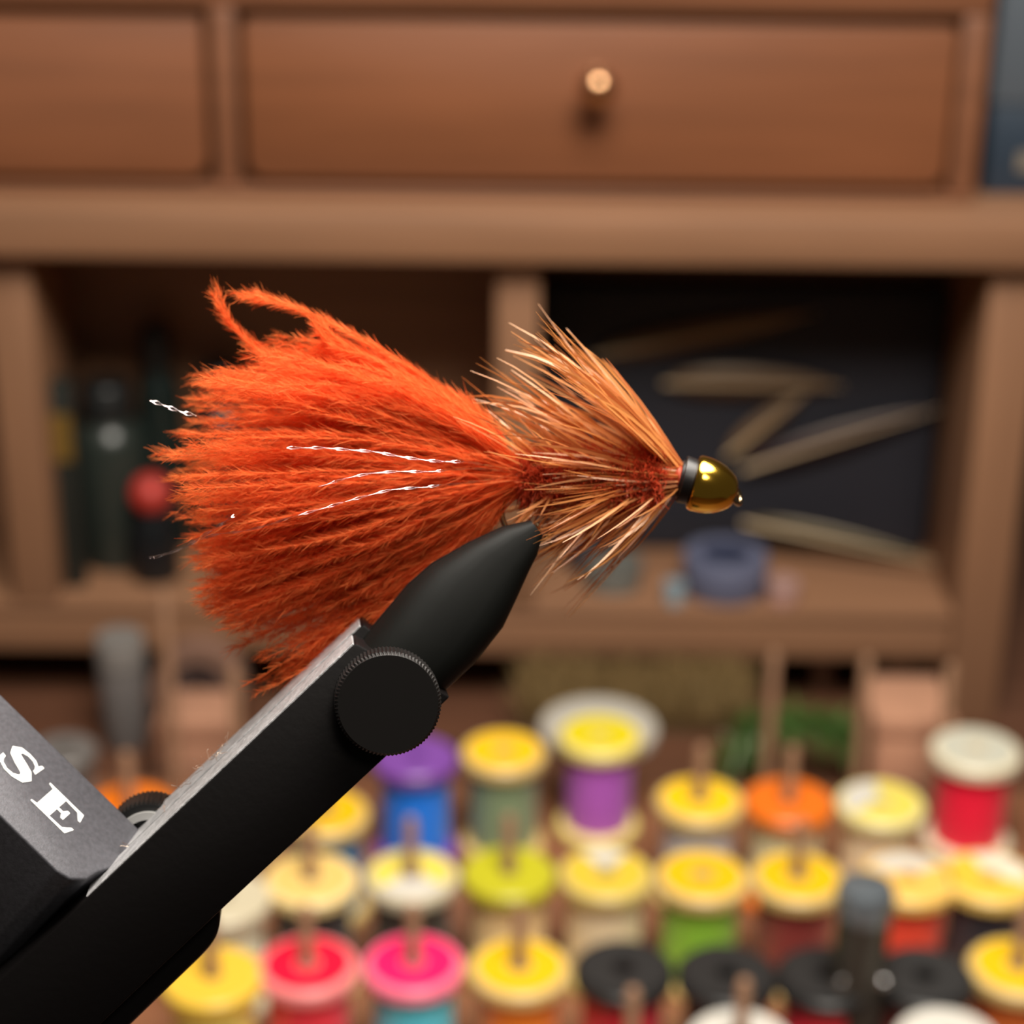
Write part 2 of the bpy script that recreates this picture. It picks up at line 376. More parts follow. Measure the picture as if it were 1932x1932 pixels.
# ------------------------------------------------------------------ dark cylindrical tool among the front spools
tp = Wz(1635, 1668, 0.075)
tool = empty('hair_stacker', (tp[0], tp[1], ZR), 'dark metal cylinder tool with grey domed cap among the spools', 'tool')
M_gun = mat('gunmetal', (70, 66, 60), 0.35, 0.6)
link('barrel', lathe([(0, 0), (0.0072, 0), (0.0074, 0.002), (0.0070, 0.030), (0.0066, 0.031), (0.0066, 0.055), (0, 0.0551)], 36), M_gun, tool)
link('cap', lathe([(0, 0.0545), (0.0070, 0.0545), (0.0074, 0.056), (0.0074, 0.0605), (0.0066, 0.0625), (0.0035, 0.0636), (0, 0.064)], 36), mat('grey_cap', (112, 120, 126), 0.3, 0.5), tool)
for a in (-2.4, -0.6):
    link('rivet', lathe([(0, 0), (0.0016, 0), (0.0015, 0.0012), (0.0008, 0.0018), (0, 0.002)], 16, origin=(0.0066 * math.cos(a), 0.0066 * math.sin(a), 0.037), axis=(math.cos(a), math.sin(a), 0)), mat('steel_pin', (210, 210, 210), 0.15, 1.0), tool)

# ------------------------------------------------------------------ things in the cubbies
def jar(px0, px1, pyt, y, prof_kind, rgb, desc, name='jar', label=None, cap=None):
    x0, x1 = X(px0, 800, y), X(px1, 800, y); r = (x1 - x0) / 2; cx = (x0 + x1) / 2
    cx = max(cx, xd3 + r + 0.001)
    zt_ = Z((px0 + px1) / 2, pyt, y); h = zt_ - zs1
    e = empty(name, (cx, y, zs1), desc, name)
    m = mat('glass_%d_%d_%d' % rgb, rgb, 0.3)
    link('body', lathe([(0, 0), (r * 0.95, 0), (r, h * 0.03), (r, h * 0.68), (r * 0.86, h * 0.76), (r * 0.6, h * 0.8), (r * 0.6, h * 0.84), (0, h * 0.84)], 36), m, e)
    c = mat('cap_%d' % (sum(cap or (24, 26, 26))), cap or (24, 26, 26), 0.4)
    link('cap', lathe([(0, h * 0.82), (r * 0.68, h * 0.82), (r * 0.68, h * 0.985), (r * 0.62, h), (0, h)], 30), c, e)
    if label:
        link('label', lathe([(r * 1.006, h * 0.28), (r * 1.012, h * 0.28), (r * 1.012, h * 0.6), (r * 1.006, h * 0.6)], 24, math.radians(180), math.radians(360), closed=True), mat('lab_%d_%d_%d' % label, label, 0.5), e)
    return e
jar(88, 228, 720, 0.678, 0, (38, 44, 40), 'wide dark green jar in the left cubby', 'jar')
jar(262, 345, 615, 0.690, 0, (22, 34, 32), 'tall slim dark green bottle in the left cubby', 'bottle')
jar(360, 480, 690, 0.690, 0, (26, 28, 28), 'black bottle in the left cubby behind the feather tail', 'bottle')
rb = Wy(285, 932, 0.663)
yb = Wy(105, 828, 0.652)
s = empty('packet', (yb[0], 0.655, zs1), 'narrow dark packet with mustard label standing in the left cubby', 'packet')
part('sleeve', box(yb[0] - 0.006, yb[0] + 0.006, 0.652, 0.660, zs1, yb[2] + 0.02, 0.0006), mat('dark_sleeve', (26, 30, 26), 0.5), s)
part('label', box(yb[0] - 0.0055, yb[0] + 0.0055, 0.6514, 0.6524, yb[2] - 0.008, yb[2] + 0.009, 0), mat('mustard', (104, 78, 22), 0.6), s)
rbs = empty('bottle', (rb[0], rb[1], zs1), 'short black bottle with round red stopper in the left cubby', 'bottle')
hh = rb[2] - zs1
link('body', lathe([(0, 0), (0.0085, 0), (0.009, 0.002), (0.009, hh * 0.6), (0.006, hh * 0.75), (0.005, hh - 0.005), (0, hh - 0.005)], 32), mat('blackglass', (20, 22, 24), 0.2), rbs)
link('stopper', lathe([(0.0075 * math.sin(math.pi * k / 14) + (1e-9), hh - 0.0075 * math.cos(math.pi * k / 14)) for k in range(15)], 28), mat('red_stopper', (170, 48, 38), 0.5), rbs)

# long feathers and packets in the right cubby
M_feath = fibre('tan_feather', (132, 106, 82), (132, 106, 82), 0.03)
def feather(p0, p1, wid, desc, m=None, sag=0.0):
    p0 = np.asarray(p0); p1 = np.asarray(p1); p1[0] = min(p1[0], xr - 0.002); d = p1 - p0; L = np.linalg.norm(d); d /= L
    sd = nrm(np.cross(d, [0, 1, 0.2]))
    n = 40; t = np.linspace(0, 1, n)
    c = p0 + np.outer(t, d) * L + np.outer(np.sin(t * math.pi) * sag, [0, 0, 1])
    wv = wid * np.sin(np.clip(t * 1.08 - 0.04, 0, 1) ** 0.7 * math.pi) ** 0.6 * 0.5 + 1e-4
    e = empty('feather', tuple(p0), desc, 'feather', 'feathers in the right cubby')
    V, Q = [], []
    for i in range(n):
        for s_, off in ((1, 0), (0, 0.0007), (-1, 0)):
            V.append(c[i] + sd * wv[i] * s_ + np.array([0, -off, 0]))
    for i in range(n - 1):
        for k in range(2):
            a = i * 3 + k; Q.append((a, a + 1, a + 4, a + 3))
    o = link('vane', np_mesh(np.array(V) - p0, np.array(Q), np.full(3 * n, 0.5)), m or M_feath, e)
    md = o.modifiers.new('th', 'SOLIDIFY'); md.thickness = 0.0008
    link('quill', tube([c[i] - p0 + np.array([0, -0.0009, 0]) for i in range(0, n, 3)], [0.0009 * (1 - 0.8 * i / n) for i in range(0, n, 3)], 8), mat('quill', (190, 165, 130), 0.4), e)
    return e
M_f2 = fibre('plum_feather', (62, 46, 52), (74, 54, 62), 0.03); M_f3 = fibre('olive_feather', (84, 72, 46), (104, 90, 60), 0.03)
fb = lambda px, py, y: Wy(px, py, y)
# a tilted dark board carries the feathers
bdx0, bdx1 = xd1 + 0.001, xr - 0.0012
bd = link('feather_pouch', box(bdx0, bdx1, 0.690, 0.7035, zs1 + 0.0003, Z(1400, 545, 0.690), 0.003), mat('navy_pouch', (30, 31, 40), 0.7, bump=('noise', 120, 0.3)))
tag(bd, 'dark navy pouch standing behind the feathers in the right cubby', 'pouch')
feather(fb(1120, 672, 0.688), fb(1540, 590, 0.688), 0.011, 'tan feather lying highest in the right cubby')
feather(fb(1250, 722, 0.687), fb(1590, 728, 0.687), 0.014, 'broad tan feather in middle of the right cubby')
feather(fb(1370, 860, 0.686), fb(1520, 740, 0.686), 0.010, 'short tan feather slanting steeply in the right cubby', None)
feather(fb(1400, 885, 0.685), fb(1800, 770, 0.685), 0.012, 'dusky plum feather rising across the right cubby', M_f2)
feather(fb(1400, 985, 0.684), fb(1830, 1060, 0.668), 0.010, 'olive feather lying low over the shelf', M_f3)
# blue tape roll on the shelf edge
tc_ = Wy(1368, 1066, 0.658)
tr = empty('tape_roll', (tc_[0], tc_[1], zs1), 'roll of grey blue tape lying flat on the shelf edge', 'tape roll')
M_tape = mat('blue_tape', (92, 96, 118), 0.4)
link('tape', lathe([(0.0090, 0), (0.0146, 0), (0.0150, 0.0006), (0.0150, 0.0134), (0.0146, 0.014), (0.0090, 0.014)], 48, closed=True), M_tape, tr)
link('core', lathe([(0.0078, 0.0003), (0.0092, 0.0003), (0.0092, 0.0136), (0.0078, 0.0136)], 40, closed=True), mat('tape_core', (50, 56, 80), 0.5), tr)
def small_pot(px, py, y, r, h, rgb, desc, name='pot'):
    p = Wy(px, py, y); e = empty(name, (p[0], y, zs1), desc, name)
    link('body', lathe([(0, 0), (r * 0.9, 0), (r, h * 0.1), (r, h * 0.75), (0, h * 0.76)], 28), mat('pot_%d_%d_%d' % rgb, rgb, 0.35), e)
    link('lid', lathe([(0, h * 0.74), (r * 1.06, h * 0.74), (r * 1.06, h * 0.96), (r, h), (0, h)], 28), mat('potlid_%d_%d_%d' % rgb, tuple(int(c * 0.85) for c in rgb), 0.4), e)
small_pot(1272, 1130, 0.646, 0.0035, 0.008, (150, 170, 180), 'tiny pale blue pot next to the tape roll')
small_pot(1476, 1130, 0.648, 0.0055, 0.008, (190, 150, 140), 'tiny dusty pink pot next to the tape roll')
small_pot(1155, 1115, 0.660, 0.010, 0.010, (112, 112, 106), 'low grey pot on the shelf below the hackle')
small_pot(1100, 1112, 0.675, 0.006, 0.016, (36, 44, 58), 'small dark blue pot on the shelf below the hackle')

# under the shelf and behind the rack
ob0, ob1 = Wy(985, 1250, 0.622), Wy(1405, 1450, 0.622)
hair = fibre('olive_hair', (170, 146, 100), (190, 164, 116), 0.05)
hp = empty('hair_patch', ((ob0[0] + ob1[0]) / 2, 0.626, 0), 'patch of olive brown deer hair standing behind the spools', 'hair patch')
part('hide', box(ob0[0], ob1[0], 0.628, 0.632, 0, ob0[2] - 0.008, 0.0006), mat('hide', (110, 92, 64), 0.8), hp)
n = 2600; bxs = rng.uniform(ob0[0], ob1[0], n); bzs = rng.uniform(0.002, ob0[2] - 0.012, n)
P = np.zeros((n, 4, 3)); t4 = np.linspace(0, 1, 4); ln = rng.uniform(0.010, 0.018, n); ang = rng.normal(0, 0.25, n)
P[..., 0] = bxs[:, None] + (ln * np.sin(ang))[:, None] * t4; P[..., 1] = 0.628 - 0.004 * np.sin(t4 * 2.2)[None, :] * rng.uniform(0.4, 1.3, n)[:, None]
P[..., 2] = bzs[:, None] + (ln * np.cos(ang))[:, None] * t4
V, Q, T = ribbons(P, np.outer(np.full(n, 0.0007), [1, 1, 0.7, 0.2]), np.tile(t4, (n, 1)) * rng.uniform(0.3, 1, (n, 1)))
o = link('hair', np_mesh(V - np.array(hp.location), Q, T), hair, hp); o['kind'] = 'stuff'
# green plume
gp0 = Wy(1400, 1395, 0.600)
M_green = fibre('green_plume', (84, 122, 60), (100, 138, 68), 0.05)
gpl = empty('feather', (gp0[0], 0.600, 0.0), 'dark green feather drooping behind the orange topped spool', 'feather')
def plume(c, nb, bl, wd, m, parent):
    c = np.asarray(c); k = rng.uniform(0.05, 1, nb); i = k * (len(c) - 1.001); i0 = i.astype(int); fr = (i - i0)[:, None]
    b = c[i0] * (1 - fr) + c[i0 + 1] * fr; T_ = nrm(c[-1] - c[0])
    d = rng.normal(size=(nb, 3)) + T_ * 0.9; d /= np.linalg.norm(d, axis=1, keepdims=True)
    P = b[:, None, :] + d[:, None, :] * (bl * rng.uniform(0.5, 1.1, nb))[:, None, None] * np.linspace(0, 1, 3)[None, :, None]
    P[..., 2] -= 0.25 * bl * np.linspace(0, 1, 3) ** 2
    V, Q, T = ribbons(P, np.outer(np.full(nb, wd), [1, 0.8, 0.2]), np.tile(np.linspace(0, 1, 3), (nb, 1)))
    o = link('barbs', np_mesh(V - np.array(parent.location), Q, T), m, parent); o['kind'] = 'stuff'
    link('quill', tube([x - np.array(parent.location) for x in c], [0.0008] * len(c), 8), mat('green_quill', (70, 90, 50), 0.5), parent)
plume([Wy(1370, 1440, 0.600) * [1, 1, 0] + [0, 0, 0.002], Wy(1390, 1390, 0.600), Wy(1450, 1355, 0.598), Wy(1540, 1365, 0.596), Wy(1610, 1392, 0.594)], 700, 0.013, 0.0011, M_green, gpl)
# cardboard boxes behind the rack
def carton(px0, px1, pyt, y, dep, rgb, desc):
    a, b = Wy(px0, pyt, y), Wy(px1, pyt, y); e = empty('carton', ((a[0] + b[0]) / 2, y, 0), desc, 'carton')
    m = mat('card_%d_%d_%d' % rgb, rgb, 0.8, noise=(40, 0.08, (1, 1, 1)))
    part('body', box(a[0], b[0], y, y + dep, 0, a[2] - 0.006, 0.0008), m, e)
    part('lid', box(a[0] - 0.0008, b[0] + 0.0008, y - 0.0008, y + dep + 0.0008, a[2] - 0.006, a[2], 0.0008), m, e)
carton(1655, 1800, 1358, yfar + 0.003, 0.03, (182, 134, 106), 'tan cardboard carton beside the bright red spool')
carton(296, 436, 1362, yfar + 0.004, 0.022, (170, 124, 98), 'small tan carton behind the knurled wheel')
gb = Wy(225, 1200, 0.618)
gj = empty('jar', (gb[0], 0.618, 0), 'small translucent grey jar below the left cubby', 'jar')
hj = gb[2]
link('body', lathe([(0, 0), (0.0075, 0), (0.008, 0.001), (0.008, hj * 0.72), (0.007, hj * 0.78), (0, hj * 0.78)], 30), mat('cloudy_plastic', (104, 100, 98), 0.3), gj)
link('lid', lathe([(0, hj * 0.76), (0.0083, hj * 0.76), (0.0083, hj * 0.97), (0.0078, hj), (0, hj)], 30), mat('cloudy_lid', (120, 116, 112), 0.35), gj)
ap = Wy(372, 1215, 0.630)
sp2 = empty('cord_spool', (ap[0], 0.632, 0), 'brown card spool on edge beneath the left cubby', 'spool')
rr = ap[2] / 2
link('rim', lathe([(rr * 0.62, -0.005), (rr, -0.005), (rr, 0.005), (rr * 0.62, 0.005)], 40, origin=(0, 0, rr), axis=(0, -1, 0.02), closed=True), mat('brown_card', (124, 92, 76), 0.8), sp2)
link('hub', lathe([(rr * 0.2, -0.004), (rr * 0.64, -0.004), (rr * 0.64, 0.003), (rr * 0.2, 0.003)], 36, origin=(0, 0, rr), axis=(0, -1, 0.02), closed=True), mat('brown_hub', (70, 52, 48), 0.8), sp2)
spool(120, 1412, (84, 74, 68), (100, 96, 92), full((104, 100, 97)), 'spool of dull brown thread with plain grey top near the lettered arm', dow=False, r=0.010)

# ------------------------------------------------------------------ vise
VD = 0.167
O = W(400, 1580, VD)
k_px = VD / FPX
e1i = np.array([0.7271, -0.6866]); ni = np.array([-0.6866, -0.7271])   # image axes: along bar to the jaw tip, up-left normal (y down)
def img(v): return Rv * v[0] - Uv * v[1]
tilt = math.radians(8.5)
E1 = nrm(img(e1i)); N0 = nrm(img(ni))
E3 = nrm(Fv * math.cos(tilt) + N0 * math.sin(tilt)); E2 = nrm(N0 * math.cos(tilt) - Fv * math.sin(tilt))
def ab(px, py):
    d = np.array([px - 400, py - 1580.0]); return (d @ e1i) * k_px, (d @ ni) * k_px
vroot = W(-330, 2262, 0.172)
vise = empty('fly_tying_vise', (vroot[0], vroot[1], 0), 'black fly tying vise with rotary bar, clamping the hook', 'vise')
vloc = np.array(vise.location)
def fr(a, b, c): return O + E1 * a + E2 * b + E3 * c - vloc
# bar: two plates with a slit between them
def bar_poly(extra=0.0):
    p = [ab(672, 1212), ab(150, 1706), ab(-420, 2244), ab(-290, 2390), ab(410, 1727), ab(850, 1318)]
    return p
bar = link('bar_plate', prism(bar_poly(), fr, 0, 0.0046, 0.00022, 2), M_black, vise)
bar2 = link('bar_plate', prism([ab(690, 1196), ab(150, 1707), ab(-420, 2246), ab(-290, 2390), ab(410, 1727), ab(846, 1322)], fr, 0.0052, 0.0100, 0.00022, 2), M_black, vise)
# pale steel strips laid along the upper edges of both plates
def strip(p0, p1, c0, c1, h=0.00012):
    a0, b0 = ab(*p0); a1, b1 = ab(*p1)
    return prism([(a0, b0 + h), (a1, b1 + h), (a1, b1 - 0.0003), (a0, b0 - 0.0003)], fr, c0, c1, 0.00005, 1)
link('pale_edge', strip((668, 1215), (165, 1692), 0.0002, 0.0044), M_edge, vise)
link('pale_edge', strip((684, 1201), (165, 1693), 0.0054, 0.0098), M_edge, vise)
link('slit_shim', prism([ab(600, 1290), ab(-300, 2146), ab(-290, 2380), ab(410, 1720), ab(800, 1340)], fr, 0.0045, 0.0053), M_black, vise)
# jaw: lofted taper
def jaw_half(c_sign, mid, m):
    L = [(1014, 995), (960, 1007), (895, 1037), (823, 1078), (776, 1119), (742, 1160), (712, 1196), (690, 1222)]
    Rr = [(1037, 1024), (1026, 1062), (1011, 1091), (985, 1148), (960, 1200), (905, 1269), (856, 1314), (830, 1338)]
    dep = [0.0009, 0.0016, 0.0022, 0.0030, 0.0036, 0.0041, 0.0044, 0.0044]
    bm = bmesh.new(); rings = []; nn = 14
    for l, r, dp in zip(L, Rr, dep):
        pa, pb = np.array(ab(*l)), np.array(ab(*r)); ring = []
        for k in range(nn + 1):
            th = math.pi * k / nn
            u = 0.5 - 0.5 * np.sign(math.cos(th)) * abs(math.cos(th)) ** 0.7
            cc = mid + c_sign * dp * abs(math.sin(th)) ** 0.75
            q = pa + (pb - pa) * u
            ring.append(bm.verts.new(fr(q[0], q[1], cc)))
        rings.append(ring)
    for i in range(len(rings) - 1):
        for k in range(nn): bm.faces.new((rings[i][k], rings[i][k + 1], rings[i + 1][k + 1], rings[i + 1][k]))
        bm.faces.new((rings[i][nn], rings[i][0], rings[i + 1][0], rings[i + 1][nn]))
    bm.faces.new(rings[0]); bm.faces.new(rings[-1][::-1])
    bmesh.ops.recalc_face_normals(bm, faces=bm.faces[:])
    return sharp(bm_mesh(bm), 40)
link('jaw', jaw_half(-1, 0.0049, None), M_blackjaw, vise)
link('jaw', jaw_half(1, 0.0051, None), M_blackjaw, vise)
# knurled clamp knob on the bar
def knurled(cx, cy, r, c0, c1, teeth, amp, m, name, parent=vise, hole=0.0):
    a, b = ab(cx, cy); bm = bmesh.new(); n = teeth * 2
    rings = []
    prof = [(0.93, c0), (1.0, c0 + 0.12 * (c1 - c0)), (1.0, c0 + 0.88 * (c1 - c0)), (0.93, c1)]
    for f, c in prof:
        ring = []
        for k in range(n):
            t = 2 * math.pi * k / n; rr_ = r * f - (amp if (k % 2 and 0.95 < f) else 0)
            ring.append(bm.verts.new(fr(a + rr_ * math.cos(t), b + rr_ * math.sin(t), c)))
        rings.append(ring)
    for i in range(3):
        for k in range(n): bm.faces.new((rings[i][k], rings[i][(k + 1) % n], rings[i + 1][(k + 1) % n], rings[i + 1][k]))
    bm.faces.new(rings[0]); bm.faces.new(rings[-1][::-1])
    bmesh.ops.recalc_face_normals(bm, faces=bm.faces[:])
    return link(name, sharp(bm_mesh(bm), 25), m, parent)
kn = knurled(730, 1318, 100 * k_px, -0.0026, 0.0003, 84, 0.00010, mat('knob_black', (15, 13, 12), 0.5, 0.0, spec=0.25), 'clamp_knob')
# lever block under the bar
lev = [ab(405, 1716), ab(413, 1742), ab(410, 1775), ab(398, 1802), ab(370, 1832), ab(-250, 2432), ab(-330, 2370), ab(300, 1760)]
link('lever', prism(lev, fr, 0.0018, 0.0105, 0.0006, 3), M_black, vise)
# knurled wheel behind the bar
ka, kb = ab(268, 1640)
knurled(266, 1642, 84 * k_px, 0.0085, 0.0130, 56, 0.00022, mat('knurl_black', (22, 22, 22), 0.3, 0.2), 'knurled_wheel')
def ring_mesh(cx, cy, r0, r1, c0, c1):
    a, b = ab(cx, cy)
    return lathe([(r0, c0), (r1, c0), (r1, c1), (r0, c1)], 60, origin=fr(a, b, 0), axis=E3, closed=True)
link('silver_ring', ring_mesh(266, 1642, 50 * k_px, 65 * k_px, 0.0080, 0.0088), mat('silver_ring', (190, 190, 188), 0.35, 0.6), vise)
# lettered arm meeting the bar
ti = nrm([0.7165, 0.6976]); qi = nrm([0.6976, -0.7165])
Tt = nrm(img(ti)); Qq = nrm(img(qi))
cN, sN = 0.50, math.sqrt(1 - 0.25)
Wd = nrm(Qq * cN + Fv * sN); Nn = nrm(Qq * sN - Fv * cN)       # across the lit face, face normal
AO = W(110, 1645, 0.1655)                                       # lower corner of lit face
AW = 117 * (0.1655 / FPX) / cN
def af(t, wq, nq): return AO + Tt * t + Wd * wq + Nn * nq - vloc
kk = 0.1655 / FPX
arm_poly = [(-0.030, 0), (0.0, 0), (0.0012, 0.0004), (0.0020, 0.0016), (0.0022, 0.0030), (0.0048, AW), (-0.030, AW)]
link('lettered_arm', prism([(a, b) for a, b in arm_poly], af, 0, -0.020, 0.00025, 3), M_arm, vise)
# lettering: S E (serif capitals), letter height along +Wd, reading along +Tt
def poly_mesh(polys, frame, h0, h1):
    bm = bmesh.new()
    for poly in polys:
        A = [bm.verts.new(frame(x, y, h1)) for x, y in poly]; B = [bm.verts.new(frame(x, y, h0)) for x, y in poly]
        n = len(poly)
        for i in range(n): bm.faces.new((A[i], A[(i + 1) % n], B[(i + 1) % n], B[i]))
        bm.faces.new(A); bm.faces.new(B[::-1])
    bmesh.ops.triangulate(bm, faces=[f for f in bm.faces if len(f.verts) > 4])
    bmesh.ops.recalc_face_normals(bm, faces=bm.faces[:])
    return bm_mesh(bm)
E_polys = [[(0.12, 0), (0.44, 0), (0.44, 1), (0.12, 1)], [(0, 0), (0.13, 0), (0.13, 0.10), (0, 0.05)], [(0, 0.95), (0.13, 0.90), (0.13, 1), (0, 1)],
    [(0.43, 0), (0.86, 0), (0.76, 0.09), (0.43, 0.07)], [(0.86, 0), (0.93, 0.33), (0.88, 0.33), (0.74, 0.08)],
    [(0.43, 0.93), (0.76, 0.91), (0.86, 1), (0.43, 1)], [(0.74, 0.92), (0.86, 0.70), (0.91, 0.70), (0.86, 1)],
    [(0.43, 0.46), (0.56, 0.46), (0.56, 0.55), (0.43, 0.55)], [(0.55, 0.47), (0.60, 0.32), (0.66, 0.32), (0.66, 0.69), (0.60, 0.69), (0.55, 0.54)]]
def S_outline():
    # centre line with varying pen width
    c = [(0.74, 0.70), (0.70, 0.84), (0.58, 0.94), (0.42, 0.96), (0.26, 0.91), (0.18, 0.78), (0.24, 0.65), (0.42, 0.55), (0.60, 0.46), (0.70, 0.33), (0.66, 0.16), (0.50, 0.05), (0.32, 0.04), (0.16, 0.13), (0.09, 0.30)]
    wd = [0.05, 0.08, 0.09, 0.10, 0.15, 0.22, 0.27, 0.30, 0.30, 0.26, 0.19, 0.11, 0.09, 0.08, 0.05]
    c = np.array(c); tg = np.gradient(c, axis=0); tg /= np.linalg.norm(tg, axis=1, keepdims=True); nn = np.stack([-tg[:, 1], tg[:, 0]], 1)
    l = c + nn * np.array(wd)[:, None] / 2; r = c - nn * np.array(wd)[:, None] / 2
    quads = [[tuple(l[i]), tuple(l[i + 1]), tuple(r[i + 1]), tuple(r[i])] for i in range(len(c) - 1)]
    return quads + [[(0.70, 0.66), (0.78, 0.62), (0.80, 1.0), (0.74, 1.0), (0.70, 0.88)], [(0.06, 0.0), (0.12, 0.0), (0.17, 0.12), (0.13, 0.36), (0.05, 0.38)]]
def place_letter(polys, px, py, sx, sy, name):
    r_ = ray(px, py); n_ = Nn; tpar = np.dot(AO - CAM, n_) / np.dot(r_, n_); P0 = CAM + r_ * tpar
    f = lambda x, y, h: P0 + Tt * (x * sx) + Wd * (y * sy) + Nn * h - vloc
    o = link(name, poly_mesh(polys, f, -0.00003, 0.00005), M_white, vise); return o
place_letter(E_polys, 57, 1510, 106 * kk, 35 * kk / cN, 'letter_e')
place_letter(S_outline(), -14, 1430, 100 * kk, 38 * kk / cN, 'letter_s')
# fuzz caught on the bar
fz = []
for px, py in [(372, 1462), (384, 1452), (395, 1444), (402, 1436), (350, 1484), (420, 1420), (210, 1640), (235, 1620), (330, 1505), (300, 1540)]:
    a, b = ab(px, py)
    for j in range(4):
        q = [np.array([a, b - 0.0004, 0.005])]; d = rng.normal(size=3) * [0.6, 0.4, 0.5] + [0, 0.7, 0]
        for s_ in range(5): d = d + rng.normal(size=3) * 0.7; q.append(q[-1] + nrm(d) * 0.00022)
        fz.append([fr(*x) for x in q])
fz = np.array(fz); V, Q, T = ribbons(fz, np.full(fz.shape[:2], 0.00005), np.zeros(fz.shape[:2]) + 0.5)
o = link('dust_fuzz', np_mesh(V, Q, T), fibre('fuzz', (150, 120, 105), (170, 140, 120)), vise); o['kind'] = 'stuff'
# stem and foot outside the picture carry the bar
ve = W(-330, 2262, 0.172) - vloc
link('stem', lathe([(0, 0.010), (0.006, 0.010), (0.006, ve[2] - 0.004), (0.0075, ve[2] + 0.0), (0.0075, ve[2] + 0.006), (0, ve[2] + 0.007)], 28), M_black, vise)
link('foot', box(-0.05, 0.05, -0.04, 0.04, 0, 0.0105, 0.002), M_black, vise)

# ------------------------------------------------------------------ the fly
FD = 0.176
def Fp(px, py, dz=0.0): return W(px, py, FD + dz)
u = FD / FPX                                                       # one picture unit at the fly
fly = empty('fishing_fly', Fp(1000, 1005), 'orange feathered streamer fly with gold cone head clamped in the vise', 'fishing fly')
floc = np.array(fly.location)
def fl_(V): return V - floc
# hook
shank = [Fp(1388, 934), Fp(1340, 918), Fp(1250, 905), Fp(1100, 904), Fp(1000, 905), Fp(968, 918), Fp(948, 950), Fp(950, 985), Fp(970, 1010), Fp(1000, 1016), Fp(1030, 1018), Fp(1040, 1022)]
def smooth(pts, k=6):
    pts = np.array(pts); out = []
    for i in range(len(pts) - 1):
        p0, p1, p2, p3 = pts[max(i - 1, 0)], pts[i], pts[i + 1], pts[min(i + 2, len(pts) - 1)]
        for s_ in range(k):
            t = s_ / k
            out.append(0.5 * ((2 * p1) + (-p0 + p2) * t + (2 * p0 - 5 * p1 + 4 * p2 - p3) * t * t + (-p0 + 3 * p1 - 3 * p2 + p3) * t ** 3))
    out.append(pts[-1]); return out
hk = link('hook', tube([fl_(p) for p in smooth(shank)], 5.5 * u, 10), M_hook, fly)
barb = smooth([Fp(1045, 1030), Fp(1030, 1012), Fp(1012, 988)]); 
link('hook_point', tube([fl_(p) for p in barb], list(np.linspace(6.0, 3.5, len(barb)) * u), 8), M_hook, fly)
eye_c = Fp(1390, 936); ea = nrm(Rv * 0.85 + Uv * 0.25 - Fv * 0.45)
ring = [eye_c + (nrm(np.cross(ea, Uv)) * math.cos(t) + nrm(np.cross(ea, np.cross(ea, Uv))) * math.sin(t)) * 15 * u for t in np.linspace(0, 2 * math.pi, 25)]
link('hook_eye', tube([fl_(p) for p in ring], 5.5 * u, 8), M_hook, fly)
# cone head
c0 = Fp(1306, 909); axc = nrm(Fp(1386, 931) - c0)
prof = [(0.2, 0), (44, 0), (50, 1.5), (53, 6), (53.5, 14), (53, 26), (50.5, 40), (46, 54), (39, 67), (31, 77), (23, 83), (16, 85.5), (9, 85.5), (9, 78), (0.2, 78)]
link('cone_head', lathe([(r * u, h * u) for r, h in prof], 64, origin=fl_(c0), axis=axc), M_gold, fly)
# thread collar: separate turns
col = []
for i in range(64 * 5):
    t = i / 64; a = 2 * math.pi * t; q1 = nrm(np.cross(axc, Fv)); q2 = np.cross(axc, q1)
    col.append(fl_(c0 + axc * (-19 + t * 3.6) * u + (q1 * math.cos(a) + q2 * math.sin(a)) * (42 - 0.3 * t) * u))
link('thread_collar', tube(col, 3.4 * u, 7), M_thread, fly)
link('collar_core', lathe([(0.2 * u, -30 * u), (34 * u, -26 * u), (41 * u, -14 * u), (42 * u, 0), (0.2 * u, 0.5 * u)], 36, origin=fl_(c0), axis=axc), M_thread, fly)
# chenille body
bx = np.linspace(0, 1, 60)
bc = np.array([Fp(985 + 312 * t, 903 + 4 * math.sin(t * 3)) for t in bx]); br = (34 + 22 * np.sin(np.clip(bx * 1.1, 0, 1) * math.pi) + 3.5 * np.sin(bx * 75)) * u
link('body_core', tube([fl_(p) for p in bc], list(br * 0.86), 20), fibre('chenille_core', (190, 72, 44), (190, 72, 44), 0.02), fly)
n = 15000; ti_ = rng.uniform(0, 0.85, n); ph = rng.uniform(0, 2 * math.pi, n); i0 = np.minimum((ti_ * 59).astype(int), 58)
base = bc[i0] + (bc[i0 + 1] - bc[i0]) * (ti_ * 59 - i0)[:, None]; rad = np.outer(np.cos(ph), Uv) - np.outer(np.sin(ph), Fv)
dirv = rad + rng.normal(size=(n, 3)) * 0.45 - Rv * 0.25; dirv /= np.linalg.norm(dirv, axis=1, keepdims=True)
ln = rng.uniform(10, 40, n) * u
P = (base + rad * (br[i0] * 0.8)[:, None])[:, None, :] + dirv[:, None, :] * ln[:, None, None] * np.linspace(0, 1, 3)[None, :, None]
P[:, 1:, :] += rng.normal(size=(n, 2, 3)) * 3 * u
V, Q, T = ribbons(P, np.outer(rng.uniform(1.5, 3.2, n) * u, [1, 0.8, 0.3]), np.tile([0, 0.4, 1.0], (n, 1)) * rng.uniform(0.2, 1, (n, 1)))
o = link('chenille', np_mesh(fl_(V), Q, T), fibre('chenille', (182, 66, 40), (212, 88, 52), 0.03, 0.35), fly); o['kind'] = 'stuff'

